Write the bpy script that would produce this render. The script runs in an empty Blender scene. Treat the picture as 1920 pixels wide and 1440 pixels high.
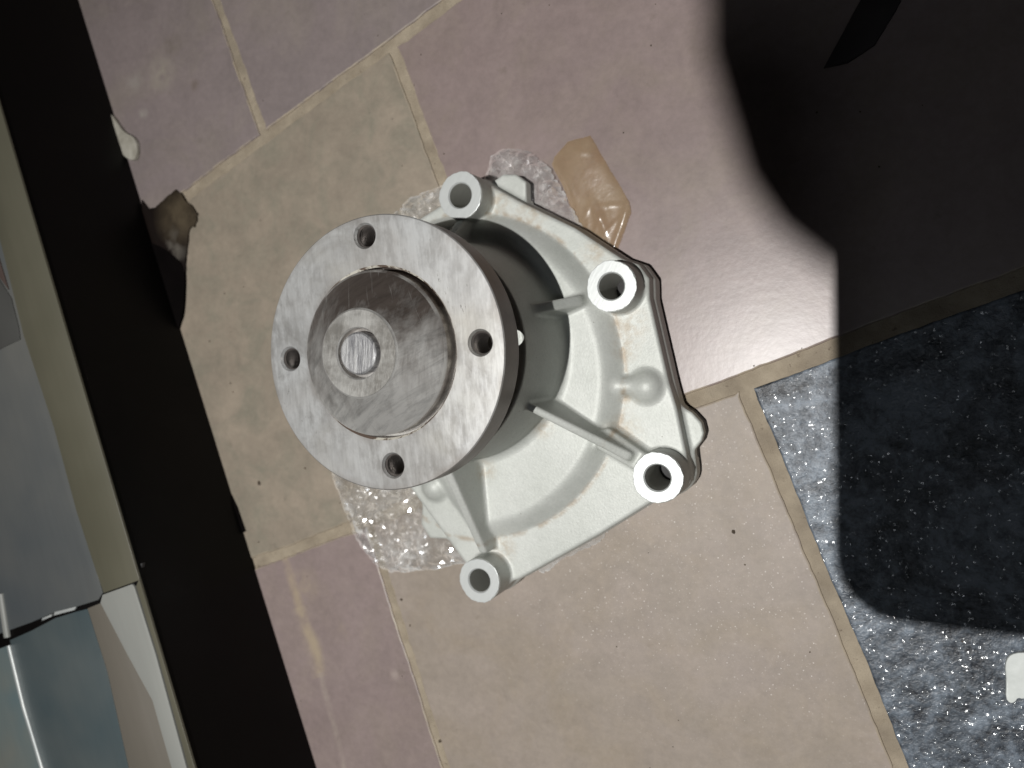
import bpy, bmesh, math, random
import numpy as np
from mathutils import Vector, Matrix, noise

S = 0.001                      # all layout numbers below are millimetres
scene = bpy.context.scene
col = scene.collection
random.seed(7)

# ------------------------------------------------------------------ camera
cam_d = bpy.data.cameras.new("camera")
cam = bpy.data.objects.new("camera", cam_d)
col.objects.link(cam)
cam_d.sensor_width = 36.0
cam_d.lens = 1460.0 / 1920.0 * 36.0
cam_d.clip_start = 0.005
cam_d.clip_end = 50.0
cam_d.dof.use_dof = True
cam_d.dof.focus_distance = 0.345
cam_d.dof.aperture_fstop = 8.5
_R = Matrix(((0.91645548, -0.01968193, 0.39965233),
             (0.0, 0.99878954, 0.04918801),
             (-0.40013668, -0.04507862, 0.91534614)))
CAM = Vector((188.67, 3.22, 397.83))
cam.matrix_world = Matrix.Translation(CAM * S) @ _R.to_4x4()
scene.camera = cam

# ------------------------------------------------------------------ world: a dark room with a faint grey glow
world = bpy.data.worlds.new("World")
scene.world = world
world.use_nodes = True
bg = world.node_tree.nodes["Background"]
bg.inputs["Color"].default_value = (0.95, 0.97, 1.0, 1)
bg.inputs["Strength"].default_value = 0.008

# ------------------------------------------------------------------ lamps: one torch above and left of the lens, one weak room lamp
LIGHT = Vector((60, -100, 1340))
ld = bpy.data.lights.new("torch_light", 'SPOT')
ld.energy = 69.0
ld.color = (1.0, 0.985, 0.955)
ld.shadow_soft_size = 0.0062
ld.spot_size = math.radians(68)
ld.spot_blend = 1.0
lo = bpy.data.objects.new("torch_light", ld)
col.objects.link(lo)
lo.location = LIGHT * S
lo.rotation_euler = (Vector((120, -70, 0)) - LIGHT).to_track_quat('-Z', 'Y').to_euler()

rd = bpy.data.lights.new("room_lamp", 'AREA')
rd.shape = 'DISK'
rd.size = 0.3
rd.energy = 2.1
rd.color = (0.86, 0.93, 1.0)
ro = bpy.data.objects.new("room_lamp", rd)
col.objects.link(ro)
ro.location = (0.50, -0.52, 2.4)
ro.rotation_euler = (Vector((0.15, -0.05, 0)) - Vector((0.50, -0.52, 2.4))).to_track_quat('-Z', 'Y').to_euler()

scene.view_settings.view_transform = 'Standard'
scene.view_settings.look = 'None'
scene.view_settings.exposure = 0.0
scene.view_settings.gamma = 1.0
scene.cycles.max_bounces = 10
scene.cycles.transparent_max_bounces = 24
scene.cycles.sample_clamp_indirect = 4.0


# ================================================================== helpers
def tag(o, label=None, cat=None, group=None, kind=None):
    if label: o["label"] = label
    if cat: o["category"] = cat
    if group: o["group"] = group
    if kind: o["kind"] = kind
    return o


def empty(name, loc=(0, 0, 0)):
    o = bpy.data.objects.new(name, None)
    col.objects.link(o)
    o.location = Vector(loc) * S
    o.empty_display_size = 0.02
    return o


def link(name, me, mat=None, parent=None):
    o = bpy.data.objects.new(name, me)
    col.objects.link(o)
    if mat is not None:
        me.materials.append(mat)
    if parent is not None:
        o.parent = parent
        o.matrix_parent_inverse = Matrix.Identity(4)
        if parent.type == 'EMPTY' and parent.parent is None:
            o.location = -parent.location
    return o


def mesh_from(name, verts, faces, smooth=True, sharp=None):
    me = bpy.data.meshes.new(name)
    me.from_pydata([(v[0] * S, v[1] * S, v[2] * S) for v in verts], [], faces)
    me.update()
    if smooth:
        me.polygons.foreach_set("use_smooth", [True] * len(me.polygons))
        if sharp is not None:
            me.set_sharp_from_angle(angle=math.radians(sharp))
    return me


def from_bm(name, bm, smooth=True, sharp=35):
    me = bpy.data.meshes.new(name)
    bmesh.ops.scale(bm, vec=(S, S, S), verts=bm.verts)
    bmesh.ops.recalc_face_normals(bm, faces=bm.faces)
    bm.to_mesh(me)
    bm.free()
    if smooth:
        me.polygons.foreach_set("use_smooth", [True] * len(me.polygons))
        if sharp is not None:
            me.set_sharp_from_angle(angle=math.radians(sharp))
    return me


def lathe(profile, seg=128, cx=0.0, cy=0.0, close=False):
    """profile: list of (r, z); r == 0 makes a pole."""
    verts, rings, faces = [], [], []
    for r, z in profile:
        if r < 1e-6:
            rings.append([len(verts)])
            verts.append((cx, cy, z))
        else:
            s = len(verts)
            for i in range(seg):
                a = 2 * math.pi * i / seg
                verts.append((cx + r * math.cos(a), cy + r * math.sin(a), z))
            rings.append(list(range(s, s + seg)))
    n = len(rings)
    for k in range(n if close else n - 1):
        A, B = rings[k], rings[(k + 1) % n]
        for i in range(seg):
            j = (i + 1) % seg
            if len(A) == 1 and len(B) == 1:
                break
            if len(A) == 1:
                faces.append((A[0], B[j], B[i]))
            elif len(B) == 1:
                faces.append((A[i], A[j], B[0]))
            else:
                faces.append((A[i], A[j], B[j], B[i]))
    return verts, faces


def prism(poly, z0, z1, bevel=0.0):
    """closed prism over a polygon (mm), top edge bevelled"""
    bm = bmesh.new()
    n = len(poly)
    area = sum(poly[i][0] * poly[(i + 1) % n][1] - poly[(i + 1) % n][0] * poly[i][1] for i in range(n))
    if area < 0:
        poly = poly[::-1]
    def inset(d):
        out = []
        for i in range(n):
            p, q, r = Vector(poly[i - 1]), Vector(poly[i]), Vector(poly[(i + 1) % n])
            e1 = (q - p).normalized(); e2 = (r - q).normalized()
            nn = Vector((-e1.y - e2.y, e1.x + e2.x))
            if nn.length < 1e-6:
                nn = Vector((-e1.y, e1.x))
            nn.normalize()
            out.append(q + nn * d)
        return out
    loops = [[bm.verts.new((p[0], p[1], z0)) for p in poly]]
    if bevel > 0:
        loops.append([bm.verts.new((p[0], p[1], z1 - bevel)) for p in poly])
        mid = inset(bevel * 0.3)
        loops.append([bm.verts.new((p.x, p.y, z1 - bevel * 0.3)) for p in mid])
        top = inset(bevel)
        loops.append([bm.verts.new((p.x, p.y, z1)) for p in top])
    else:
        loops.append([bm.verts.new((p[0], p[1], z1)) for p in poly])
    for A, B in zip(loops[:-1], loops[1:]):
        for i in range(n):
            j = (i + 1) % n
            bm.faces.new((A[i], A[j], B[j], B[i]))
    bm.faces.new(loops[-1])
    bm.faces.new(loops[0][::-1])
    return bm


# ------------------------------------------------------------------ materials
def new_mat(name):
    m = bpy.data.materials.new(name)
    m.use_nodes = True
    nt = m.node_tree
    b = nt.nodes["Principled BSDF"]
    return m, nt, b


class N:
    """tiny node builder"""
    def __init__(self, nt):
        self.nt = nt
        tc = nt.nodes.new("ShaderNodeTexCoord")
        self.co = tc.outputs["Object"]

    def node(self, t, **kw):
        n = self.nt.nodes.new(t)
        for k, v in kw.items():
            setattr(n, k, v)
        return n

    def val(self, sock, v):
        if hasattr(v, "is_output"):
            self.nt.links.new(v, sock)
        else:
            sock.default_value = v

    def mapping(self, scale=(1, 1, 1), rot=(0, 0, 0), loc=(0, 0, 0), co=None):
        co = co or self.co
        if any(rot):                                   # turn first, stretch afterwards
            q = self.node("ShaderNodeMapping")
            self.nt.links.new(co, q.inputs["Vector"])
            q.inputs["Rotation"].default_value = rot
            co = q.outputs["Vector"]
        n = self.node("ShaderNodeMapping")
        self.nt.links.new(co, n.inputs["Vector"])
        n.inputs["Scale"].default_value = scale
        n.inputs["Location"].default_value = loc
        return n.outputs["Vector"]

    def noise(self, scale, detail=4, rough=0.55, dist=0.0, co=None, out="Fac"):
        n = self.node("ShaderNodeTexNoise")
        self.nt.links.new(co or self.co, n.inputs["Vector"])
        n.inputs["Scale"].default_value = scale
        n.inputs["Detail"].default_value = detail
        n.inputs["Roughness"].default_value = rough
        n.inputs["Distortion"].default_value = dist
        return n.outputs[out]

    def voronoi(self, scale, out="Distance", co=None, feature='F1', rnd=1.0):
        n = self.node("ShaderNodeTexVoronoi", feature=feature)
        self.nt.links.new(co or self.co, n.inputs["Vector"])
        n.inputs["Scale"].default_value = scale
        n.inputs["Randomness"].default_value = rnd
        return n.outputs[out]

    def ramp(self, fac, stops, interp='LINEAR'):
        n = self.node("ShaderNodeValToRGB")
        n.color_ramp.interpolation = interp
        el = n.color_ramp.elements
        while len(el) < len(stops):
            el.new(0.5)
        for e, (p, c) in zip(el, stops):
            e.position = p
            e.color = (c, c, c, 1) if isinstance(c, (int, float)) else (*c, 1)
        self.nt.links.new(fac, n.inputs["Fac"])
        return n.outputs["Color"]

    def mix(self, fac, a, b, blend='MIX'):
        n = self.node("ShaderNodeMix", data_type='RGBA', blend_type=blend)
        self.val(n.inputs["Factor"], fac)
        for s, v in ((n.inputs["A"], a), (n.inputs["B"], b)):
            if hasattr(v, "is_output"):
                self.nt.links.new(v, s)
            else:
                s.default_value = (v, v, v, 1) if isinstance(v, (int, float)) else (*v, 1)
        return n.outputs["Result"]

    def math(self, op, a, b=0.5, clamp=False):
        n = self.node("ShaderNodeMath", operation=op, use_clamp=clamp)
        self.val(n.inputs[0], a)
        self.val(n.inputs[1], b)
        return n.outputs[0]

    def maprange(self, v, a, b, c, d):
        n = self.node("ShaderNodeMapRange")
        self.val(n.inputs["Value"], v)
        for k, x in zip(("From Min", "From Max", "To Min", "To Max"), (a, b, c, d)):
            n.inputs[k].default_value = x
        return n.outputs["Result"]

    def bump(self, h, strength=0.3, dist=0.001, normal=None):
        n = self.node("ShaderNodeBump")
        n.inputs["Strength"].default_value = strength
        n.inputs["Distance"].default_value = dist
        self.nt.links.new(h, n.inputs["Height"])
        if normal is not None:
            self.nt.links.new(normal, n.inputs["Normal"])
        return n.outputs["Normal"]

    def spot(self, p, r):
        """soft round patch, 1 at point p (mm) falling to 0 at radius r (mm)"""
        n = self.node("ShaderNodeVectorMath", operation='DISTANCE')
        self.nt.links.new(self.co, n.inputs[0])
        n.inputs[1].default_value = (p[0] * S, p[1] * S, p[2] * S)
        return self.maprange(n.outputs["Value"], r * 0.2 * S, r * S, 1.0, 0.0)

    def glint(self, scale, amount, thresh, base=None, co=None):
        """random tilt per voronoi cell, only on the cells that pass the threshold"""
        v = self.node("ShaderNodeTexVoronoi", feature='F1')
        self.nt.links.new(co or self.co, v.inputs["Vector"])
        v.inputs["Scale"].default_value = scale
        sub = self.node("ShaderNodeVectorMath", operation='SUBTRACT')
        self.nt.links.new(v.outputs["Color"], sub.inputs[0])
        sub.inputs[1].default_value = (0.5, 0.5, 0.5)
        sep = self.node("ShaderNodeSeparateColor")
        self.nt.links.new(v.outputs["Color"], sep.inputs[0])
        on = self.math('GREATER_THAN', sep.outputs[2], thresh)
        near = self.math('LESS_THAN', v.outputs["Distance"], 0.45)
        k = self.math('MULTIPLY', self.math('MULTIPLY', on, near), amount)
        sc = self.node("ShaderNodeVectorMath", operation='SCALE')
        self.nt.links.new(sub.outputs[0], sc.inputs[0])
        self.nt.links.new(k, sc.inputs["Scale"])
        add = self.node("ShaderNodeVectorMath", operation='ADD')
        if base is None:
            g = self.node("ShaderNodeNewGeometry")
            base = g.outputs["Normal"]
        self.nt.links.new(base, add.inputs[0])
        self.nt.links.new(sc.outputs[0], add.inputs[1])
        nm = self.node("ShaderNodeVectorMath", operation='NORMALIZE')
        self.nt.links.new(add.outputs[0], nm.inputs[0])
        return nm.outputs[0], self.math('MULTIPLY', on, near)


def add_glints(n, nt, b, normal, on, strength, rough):
    """a thin second gloss layer that lives only on the tilted grains"""
    out = nt.nodes["Material Output"]
    gl = n.node("ShaderNodeBsdfGlossy")
    gl.inputs["Roughness"].default_value = rough
    nt.links.new(n.mix(on, 0.0, strength), gl.inputs["Color"])
    nt.links.new(normal, gl.inputs["Normal"])
    ad = n.node("ShaderNodeAddShader")
    nt.links.new(b.outputs[0], ad.inputs[0]); nt.links.new(gl.outputs[0], ad.inputs[1])
    nt.links.new(ad.outputs[0], out.inputs["Surface"])


def setp(nt, b, **kw):
    names = dict(color="Base Color", metal="Metallic", rough="Roughness", normal="Normal", alpha="Alpha",
                 spec="Specular IOR Level", coat="Coat Weight", coat_rough="Coat Roughness", ior="IOR",
                 trans="Transmission Weight", sheen="Sheen Weight", aniso="Anisotropic")
    for k, v in kw.items():
        s = b.inputs[names[k]]
        if hasattr(v, "is_output"):
            nt.links.new(v, s)
        elif k == "color":
            s.default_value = (*v, 1)
        else:
            s.default_value = v


def mat_cast():
    m, nt, b = new_mat("cast_aluminium")
    n = N(nt)
    big = n.noise(28, 4)
    fine = n.noise(900, 3, 0.6)
    c = n.mix(n.ramp(big, [(0.35, 0.0), (0.7, 1.0)]), (0.535, 0.555, 0.52), (0.635, 0.65, 0.62))
    # tan rust wash lying in a few corners
    patch = None
    for p, r in (((15, 79, 22), 13), ((36, 74, 22), 14), ((88, 13, 22), 12), ((86, 2, 22), 9), ((85, -40, 22), 13), ((88, -22, 22), 7),
                 ((12, -62, 30), 9), ((45, -38, 30), 8), ((20, -105, 22), 9), ((70, 50, 22), 10)):
        s = n.spot(p, r)
        patch = s if patch is None else n.math('MAXIMUM', patch, s)
    grime = n.math('MULTIPLY', patch, n.ramp(n.noise(260, 5, 0.65), [(0.36, 0.0), (0.62, 1.0)]))
    c = n.mix(n.math('MULTIPLY', grime, 0.5), c, (0.40, 0.30, 0.19))
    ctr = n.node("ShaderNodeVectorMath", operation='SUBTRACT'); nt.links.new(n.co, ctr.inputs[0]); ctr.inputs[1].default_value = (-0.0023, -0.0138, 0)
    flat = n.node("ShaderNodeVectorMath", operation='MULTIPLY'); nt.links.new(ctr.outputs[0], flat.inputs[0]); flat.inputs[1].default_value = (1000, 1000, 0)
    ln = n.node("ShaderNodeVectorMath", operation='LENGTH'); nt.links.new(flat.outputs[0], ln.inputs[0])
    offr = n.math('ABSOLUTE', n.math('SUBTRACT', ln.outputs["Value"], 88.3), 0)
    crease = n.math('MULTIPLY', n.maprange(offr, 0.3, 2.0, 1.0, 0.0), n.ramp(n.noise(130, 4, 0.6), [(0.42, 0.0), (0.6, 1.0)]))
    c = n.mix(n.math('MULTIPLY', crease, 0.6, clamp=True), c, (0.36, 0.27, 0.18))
    dots = n.ramp(n.voronoi(170), [(0.0, 1.0), (0.05, 1.0), (0.075, 0.0)])
    dots = n.math('MULTIPLY', dots, n.ramp(n.noise(45, 2), [(0.56, 0.0), (0.6, 1.0)]))
    c = n.mix(n.math('MULTIPLY', dots, 0.6), c, (0.2, 0.18, 0.15))
    mott = n.noise(120, 4, 0.6)
    c = n.mix(0.14, c, n.ramp(mott, [(0.3, 0.55), (0.7, 1.0)]), 'MULTIPLY')
    c = n.mix(0.16, c, n.ramp(n.noise(700, 3, 0.7), [(0.32, 0.45), (0.6, 1.0)]), 'MULTIPLY')
    bm = n.bump(fine, 0.2, 0.0006)
    bm = n.bump(n.noise(140, 3), 0.07, 0.001, bm)
    setp(nt, b, color=c, metal=0.16, rough=0.52, normal=bm, spec=0.4)
    return m


def mat_boss():
    m, nt, b = new_mat("machined_aluminium")
    n = N(nt)
    w = n.noise(1, 4, 0.6, co=n.mapping((900, 140, 100), (0, 0, 0.5)))
    c = n.mix(w, (0.56, 0.585, 0.575), (0.66, 0.68, 0.675))
    setp(nt, b, color=c, metal=0.3, rough=0.4, normal=n.bump(w, 0.12, 0.0004))
    return m


def mat_bore():
    m, nt, b = new_mat("drilled_aluminium")
    n = N(nt)
    w = n.noise(1, 3, 0.6, co=n.mapping((60, 60, 900)))
    setp(nt, b, color=n.mix(w, (0.42, 0.42, 0.38), (0.58, 0.58, 0.54)), metal=0.3, rough=0.45, normal=n.bump(w, 0.3, 0.0004))
    return m


def mat_flange():
    m, nt, b = new_mat("worn_steel")
    n = N(nt)
    st = n.noise(1, 5, 0.62, co=n.mapping((330, 85, 60), (0, 0, -0.12)))
    fine = n.noise(1, 3, 0.6, co=n.mapping((1100, 90, 120), (0, 0, -0.08)))
    cloud = n.noise(16, 5, 0.6, 0.8)
    mot2 = n.noise(90, 6, 0.7, 0.3)
    c = n.mix(n.ramp(cloud, [(0.34, 0.0), (0.62, 1.0)]), (0.55, 0.54, 0.525), (0.78, 0.79, 0.79))
    dark = n.math('MULTIPLY', n.ramp(n.math('ADD', n.math('MULTIPLY', st, 0.55), n.math('MULTIPLY', mot2, 0.45)), [(0.40, 1.0), (0.56, 0.0)]),
                  n.ramp(n.noise(13, 4, 0.6, 0.5, co=n.mapping(loc=(4, 2, 0))), [(0.36, 0.0), (0.58, 1.0)]))
    c = n.mix(n.math('MULTIPLY', dark, 0.55), c, (0.24, 0.225, 0.21))
    smud = n.ramp(n.noise(20, 6, 0.65, 0.7, co=n.mapping(loc=(9, 4, 0))), [(0.50, 0.0), (0.66, 0.6)])
    c = n.mix(smud, c, (0.30, 0.285, 0.265))
    c = n.mix(0.12, c, n.ramp(fine, [(0.3, 0.45), (0.6, 1.0)]), 'MULTIPLY')
    pits = n.ramp(n.noise(1, 4, 0.7, co=n.mapping((420, 150, 150), (0, 0, -0.2))), [(0.63, 0.0), (0.72, 1.0)])
    pits = n.math('MULTIPLY', pits, n.ramp(n.noise(26, 3), [(0.46, 0.0), (0.62, 1.0)]))
    c = n.mix(n.math('MULTIPLY', pits, 0.8), c, (0.09, 0.08, 0.07))
    # darker handling marks towards the rims, browner round the bore
    rad = n.node("ShaderNodeVectorMath", operation='LENGTH')
    xy = n.node("ShaderNodeVectorMath", operation='MULTIPLY'); nt.links.new(n.co, xy.inputs[0]); xy.inputs[1].default_value = (1000, 1000, 0)
    nt.links.new(xy.outputs[0], rad.inputs[0])
    wear = n.math('ADD', rad.outputs["Value"], n.maprange(n.noise(60, 4, 0.6), 0.3, 0.7, -2.5, 2.5))
    rimd = n.ramp(n.maprange(wear, 36, 61, 0.0, 1.0), [(0.0, 0.55), (0.10, 0.15), (0.2, 0.0), (0.86, 0.0), (1.0, 0.45)])
    c = n.mix(rimd, c, (0.30, 0.265, 0.235))
    yel = n.ramp(n.noise(22, 3), [(0.52, 0.0), (0.75, 0.35)])
    c = n.mix(yel, c, (0.60, 0.57, 0.47))
    r = n.maprange(cloud, 0.3, 0.7, 0.42, 0.31)
    bm = n.bump(st, 0.07, 0.0005)
    bm = n.bump(fine, 0.06, 0.0003, bm)
    setp(nt, b, color=c, metal=0.6, rough=r, normal=bm)
    return m


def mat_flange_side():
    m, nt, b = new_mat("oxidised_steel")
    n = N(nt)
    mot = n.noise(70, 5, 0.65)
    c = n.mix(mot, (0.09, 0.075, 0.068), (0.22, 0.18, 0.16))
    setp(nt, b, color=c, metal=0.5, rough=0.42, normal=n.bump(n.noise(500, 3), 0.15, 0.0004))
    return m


def mat_chips():
    """flaking pale paint and rust on the bore edge"""
    m, nt, b = new_mat("flaked_bore_edge")
    n = N(nt)
    k = n.ramp(n.noise(95, 5, 0.7), [(0.47, 0.0), (0.53, 1.0)])
    k = n.math('MULTIPLY', k, n.ramp(n.noise(38, 2), [(0.42, 0.0), (0.55, 1.0)]))
    setp(nt, b, color=n.mix(k, (0.17, 0.125, 0.10), (0.80, 0.77, 0.68)), metal=0.1, rough=0.5)
    return m


def mat_hub():
    m, nt, b = new_mat("browned_steel")
    n = N(nt)
    st = n.noise(1, 5, 0.65, co=n.mapping((330, 70, 60), (0, 0, 0.15)))
    mot = n.noise(32, 6, 0.62, 0.5)
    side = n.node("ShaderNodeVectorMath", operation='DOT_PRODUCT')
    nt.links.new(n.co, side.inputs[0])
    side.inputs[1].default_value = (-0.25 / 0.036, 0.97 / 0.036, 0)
    worn = n.math('ADD', n.math('MULTIPLY', side.outputs["Value"], 0.30), n.math('ADD', n.math('MULTIPLY', mot, 0.9), n.math('MULTIPLY', st, 0.35)))  # wear mottle plus cone shading put into the colour, lighter at lower right
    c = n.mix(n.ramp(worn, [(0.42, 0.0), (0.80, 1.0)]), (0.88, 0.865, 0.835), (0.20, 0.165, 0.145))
    c = n.mix(0.5, c, n.ramp(n.noise(1, 5, 0.7, 0.4, co=n.mapping((260, 45, 60), (0, 0, 1.0))), [(0.34, 0.35), (0.55, 1.0)]), 'MULTIPLY')
    fl_ = n.node("ShaderNodeSeparateXYZ"); nt.links.new(n.co, fl_.inputs[0])
    topf = n.math('GREATER_THAN', fl_.outputs[2], 0.12575)
    spot = n.ramp(n.noise(75, 5, 0.65), [(0.40, 0.0), (0.6, 1.0)])
    ctop = n.mix(spot, (0.34, 0.325, 0.30), (0.66, 0.65, 0.62))
    ctop = n.mix(0.3, ctop, n.ramp(st, [(0.3, 0.5), (0.58, 1.0)]), 'MULTIPLY')
    c = n.mix(topf, c, ctop)
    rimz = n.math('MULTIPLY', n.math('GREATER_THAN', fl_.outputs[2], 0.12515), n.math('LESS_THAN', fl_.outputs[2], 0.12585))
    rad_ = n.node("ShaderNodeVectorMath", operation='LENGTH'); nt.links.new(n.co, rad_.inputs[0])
    c = n.mix(n.math('MULTIPLY', rimz, n.maprange(n.noise(120, 4), 0.35, 0.6, 0.2, 0.9)), c, (0.85, 0.84, 0.81))  # highlight on the top disc rim, painted into the colour
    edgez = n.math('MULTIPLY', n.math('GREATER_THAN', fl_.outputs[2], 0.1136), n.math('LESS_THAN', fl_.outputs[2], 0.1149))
    c = n.mix(n.math('MULTIPLY', edgez, n.maprange(n.noise(90, 4), 0.4, 0.62, 0.0, 0.8)), c, (0.80, 0.78, 0.74))  # shoulder edge highlight, likewise a lighter colour
    scr = n.noise(1, 3, 0.5, 0.6, co=n.mapping((26, 640, 60), (0, 0, 1.1)))
    scr = n.ramp(scr, [(0.64, 0.0), (0.70, 1.0)])
    c = n.mix(n.math('MULTIPLY', scr, 0.5), c, (0.68, 0.66, 0.63))
    bm = n.bump(st, 0.25, 0.0005)
    setp(nt, b, color=c, metal=0.7, rough=0.36, normal=bm)
    return m


def mat_shaft():
    m, nt, b = new_mat("scratched_shaft_steel")
    n = N(nt)
    st = n.noise(1, 5, 0.7, co=n.mapping((900, 60, 60), (0, 0, 0.03)))
    c = n.mix(n.ramp(st, [(0.38, 0.0), (0.60, 1.0)]), (0.24, 0.24, 0.255), (0.60, 0.60, 0.60))
    setp(nt, b, color=c, metal=0.6, rough=0.36, normal=n.bump(st, 0.3, 0.0005))
    return m


def mat_thread():
    m, nt, b = new_mat("thread_steel")
    n = N(nt)
    setp(nt, b, color=n.mix(n.noise(200, 3), (0.13, 0.11, 0.10), (0.30, 0.275, 0.26)), metal=0.6, rough=0.3)
    return m


def mat_plain(name, c0, c1, scale, rough, bump=0.1, metal=0.0, spec=0.5, bscale=400):
    m, nt, b = new_mat(name)
    n = N(nt)
    setp(nt, b, color=n.mix(n.ramp(n.noise(scale, 5, 0.6), [(0.3, 0.0), (0.7, 1.0)]), c0, c1), rough=rough, metal=metal, spec=spec,
         normal=n.bump(n.noise(bscale, 3), bump, 0.0006))
    return m


def mat_tile(name, a, b_, dirt, dirt_amt, rough, glint=None, patch_scale=14, marks=()):
    m, nt, b = new_mat(name)
    n = N(nt)
    big = n.noise(patch_scale, 5, 0.6, 0.3)
    c = n.mix(n.ramp(big, [(0.3, 0.0), (0.7, 1.0)]), a, b_)
    d = n.ramp(n.noise(patch_scale * 1.7, 6, 0.65, 0.6, co=n.mapping(loc=(3.1, 1.7, 0))), [(0.45, 0.0), (0.72, 1.0)])
    c = n.mix(n.math('MULTIPLY', d, dirt_amt), c, dirt)
    c = n.mix(0.20, c, n.ramp(n.noise(240, 5, 0.75), [(0.32, 0.35), (0.64, 1.0)]), 'MULTIPLY')
    c = n.mix(0.22, c, n.ramp(n.noise(48, 6, 0.7, 0.5, co=n.mapping(loc=(5, 5, 0))), [(0.34, 0.45), (0.6, 1.0)]), 'MULTIPLY')
    blot = n.ramp(n.noise(60, 4, 0.6, co=n.mapping(loc=(0.7, 9.2, 0))), [(0.66, 0.0), (0.76, 1.0)])
    c = n.mix(n.math('MULTIPLY', blot, 0.35), c, (dirt[0] * 0.45, dirt[1] * 0.45, dirt[2] * 0.42))
    at = n.node("ShaderNodeAttribute", attribute_name="edge")
    eg = n.math('MULTIPLY', at.outputs["Fac"], n.maprange(n.noise(75, 5, 0.65), 0.38, 0.62, 0.0, 1.15), clamp=True)
    c = n.mix(n.math('POWER', eg, 1.1), c, (0.37, 0.31, 0.235))
    for kind, pp, q, w, colr, amt in marks:
        if kind == 'spot':
            k = n.math('MULTIPLY', n.spot(pp, w), n.maprange(n.noise(110, 4, 0.6), 0.35, 0.6, 0.0, 1.0), clamp=True)
        else:
            a_, b2 = Vector(pp), Vector(q)
            u_ = (b2 - a_).normalized(); L_ = (b2 - a_).length
            def dot(vx, vy, off):
                dn = n.node("ShaderNodeVectorMath", operation='DOT_PRODUCT')
                nt.links.new(n.co, dn.inputs[0]); dn.inputs[1].default_value = (vx / S, vy / S, 0)
                return n.math('SUBTRACT', dn.outputs["Value"], off)
            vv = n.math('ABSOLUTE', n.math('ADD', dot(-u_.y, u_.x, -u_.y * a_.x + u_.x * a_.y), n.maprange(n.noise(25, 3), 0.3, 0.7, -w * 0.5, w * 0.5)), 0)
            uu = dot(u_.x, u_.y, u_.dot(a_))
            k = n.math('MULTIPLY', n.maprange(vv, w * 0.25, w, 1.0, 0.0), n.maprange(n.noise(60, 4, 0.6), 0.3, 0.6, 0.1, 1.0), clamp=True)
            k = n.math('MULTIPLY', k, n.math('MULTIPLY', n.math('GREATER_THAN', uu, 0.0), n.math('LESS_THAN', uu, L_)))
        c = n.mix(n.math('MULTIPLY', k, amt), c, colr)
    sp = n.ramp(n.voronoi(55), [(0.0, 1.0), (0.022, 1.0), (0.035, 0.0)])
    sp = n.math('MULTIPLY', sp, n.ramp(n.noise(19, 2), [(0.52, 0.0), (0.56, 1.0)]))
    c = n.mix(n.math('MULTIPLY', sp, 0.6), c, (0.09, 0.075, 0.06))
    nm = n.bump(n.noise(330, 3), 0.06, 0.0006)
    nm = n.bump(n.noise(40, 3), 0.05, 0.002, nm)
    if glint:
        gn, on = n.glint(glint[0], glint[1], glint[2], nm)
        add_glints(n, nt, b, gn, on, glint[4], glint[3])
    setp(nt, b, color=c, rough=rough, normal=nm, spec=0.5)
    return m


def mat_granite():
    m, nt, b = new_mat("black_speckled_tile")
    n = N(nt)
    big = n.noise(30, 5, 0.65, 0.8)
    clump = n.noise(170, 4, 0.62, 0.3)
    grain = n.noise(520, 3, 0.7)
    worn = n.math('ADD', n.math('MULTIPLY', big, 0.72), n.math('ADD', n.math('MULTIPLY', clump, 0.36), n.math('MULTIPLY', grain, 0.2)))
    c = n.mix(n.ramp(worn, [(0.52, 0.0), (0.62, 0.35), (0.74, 1.0)]), (0.014, 0.017, 0.023), (0.185, 0.22, 0.265))
    nm = n.bump(clump, 0.38, 0.002)
    nm = n.bump(n.noise(420, 4, 0.7), 0.3, 0.0012, nm)
    gn, on = n.glint(700, 0.8, 0.35, nm)
    add_glints(n, nt, b, gn, on, 0.075, 0.12)
    setp(nt, b, color=c, rough=n.maprange(clump, 0.35, 0.65, 0.42, 0.32), normal=nm, spec=0.42)
    return m


def mat_grout():
    m, nt, b = new_mat("sandy_grout")
    n = N(nt)
    c = n.mix(n.ramp(n.noise(70, 5, 0.6), [(0.3, 0.0), (0.7, 1.0)]), (0.285, 0.235, 0.175), (0.44, 0.375, 0.285))
    c = n.mix(n.ramp(n.noise(32, 4, 0.6), [(0.45, 0.0), (0.7, 0.55)]), c, (0.23, 0.195, 0.155))
    c = n.mix(n.ramp(n.noise(320, 3, 0.6), [(0.66, 0.0), (0.74, 0.8)]), c, (0.14, 0.105, 0.08))
    setp(nt, b, color=c, rough=0.85, normal=n.bump(n.noise(260, 5, 0.7), 1.0, 0.0015), spec=0.25)
    return m


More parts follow.
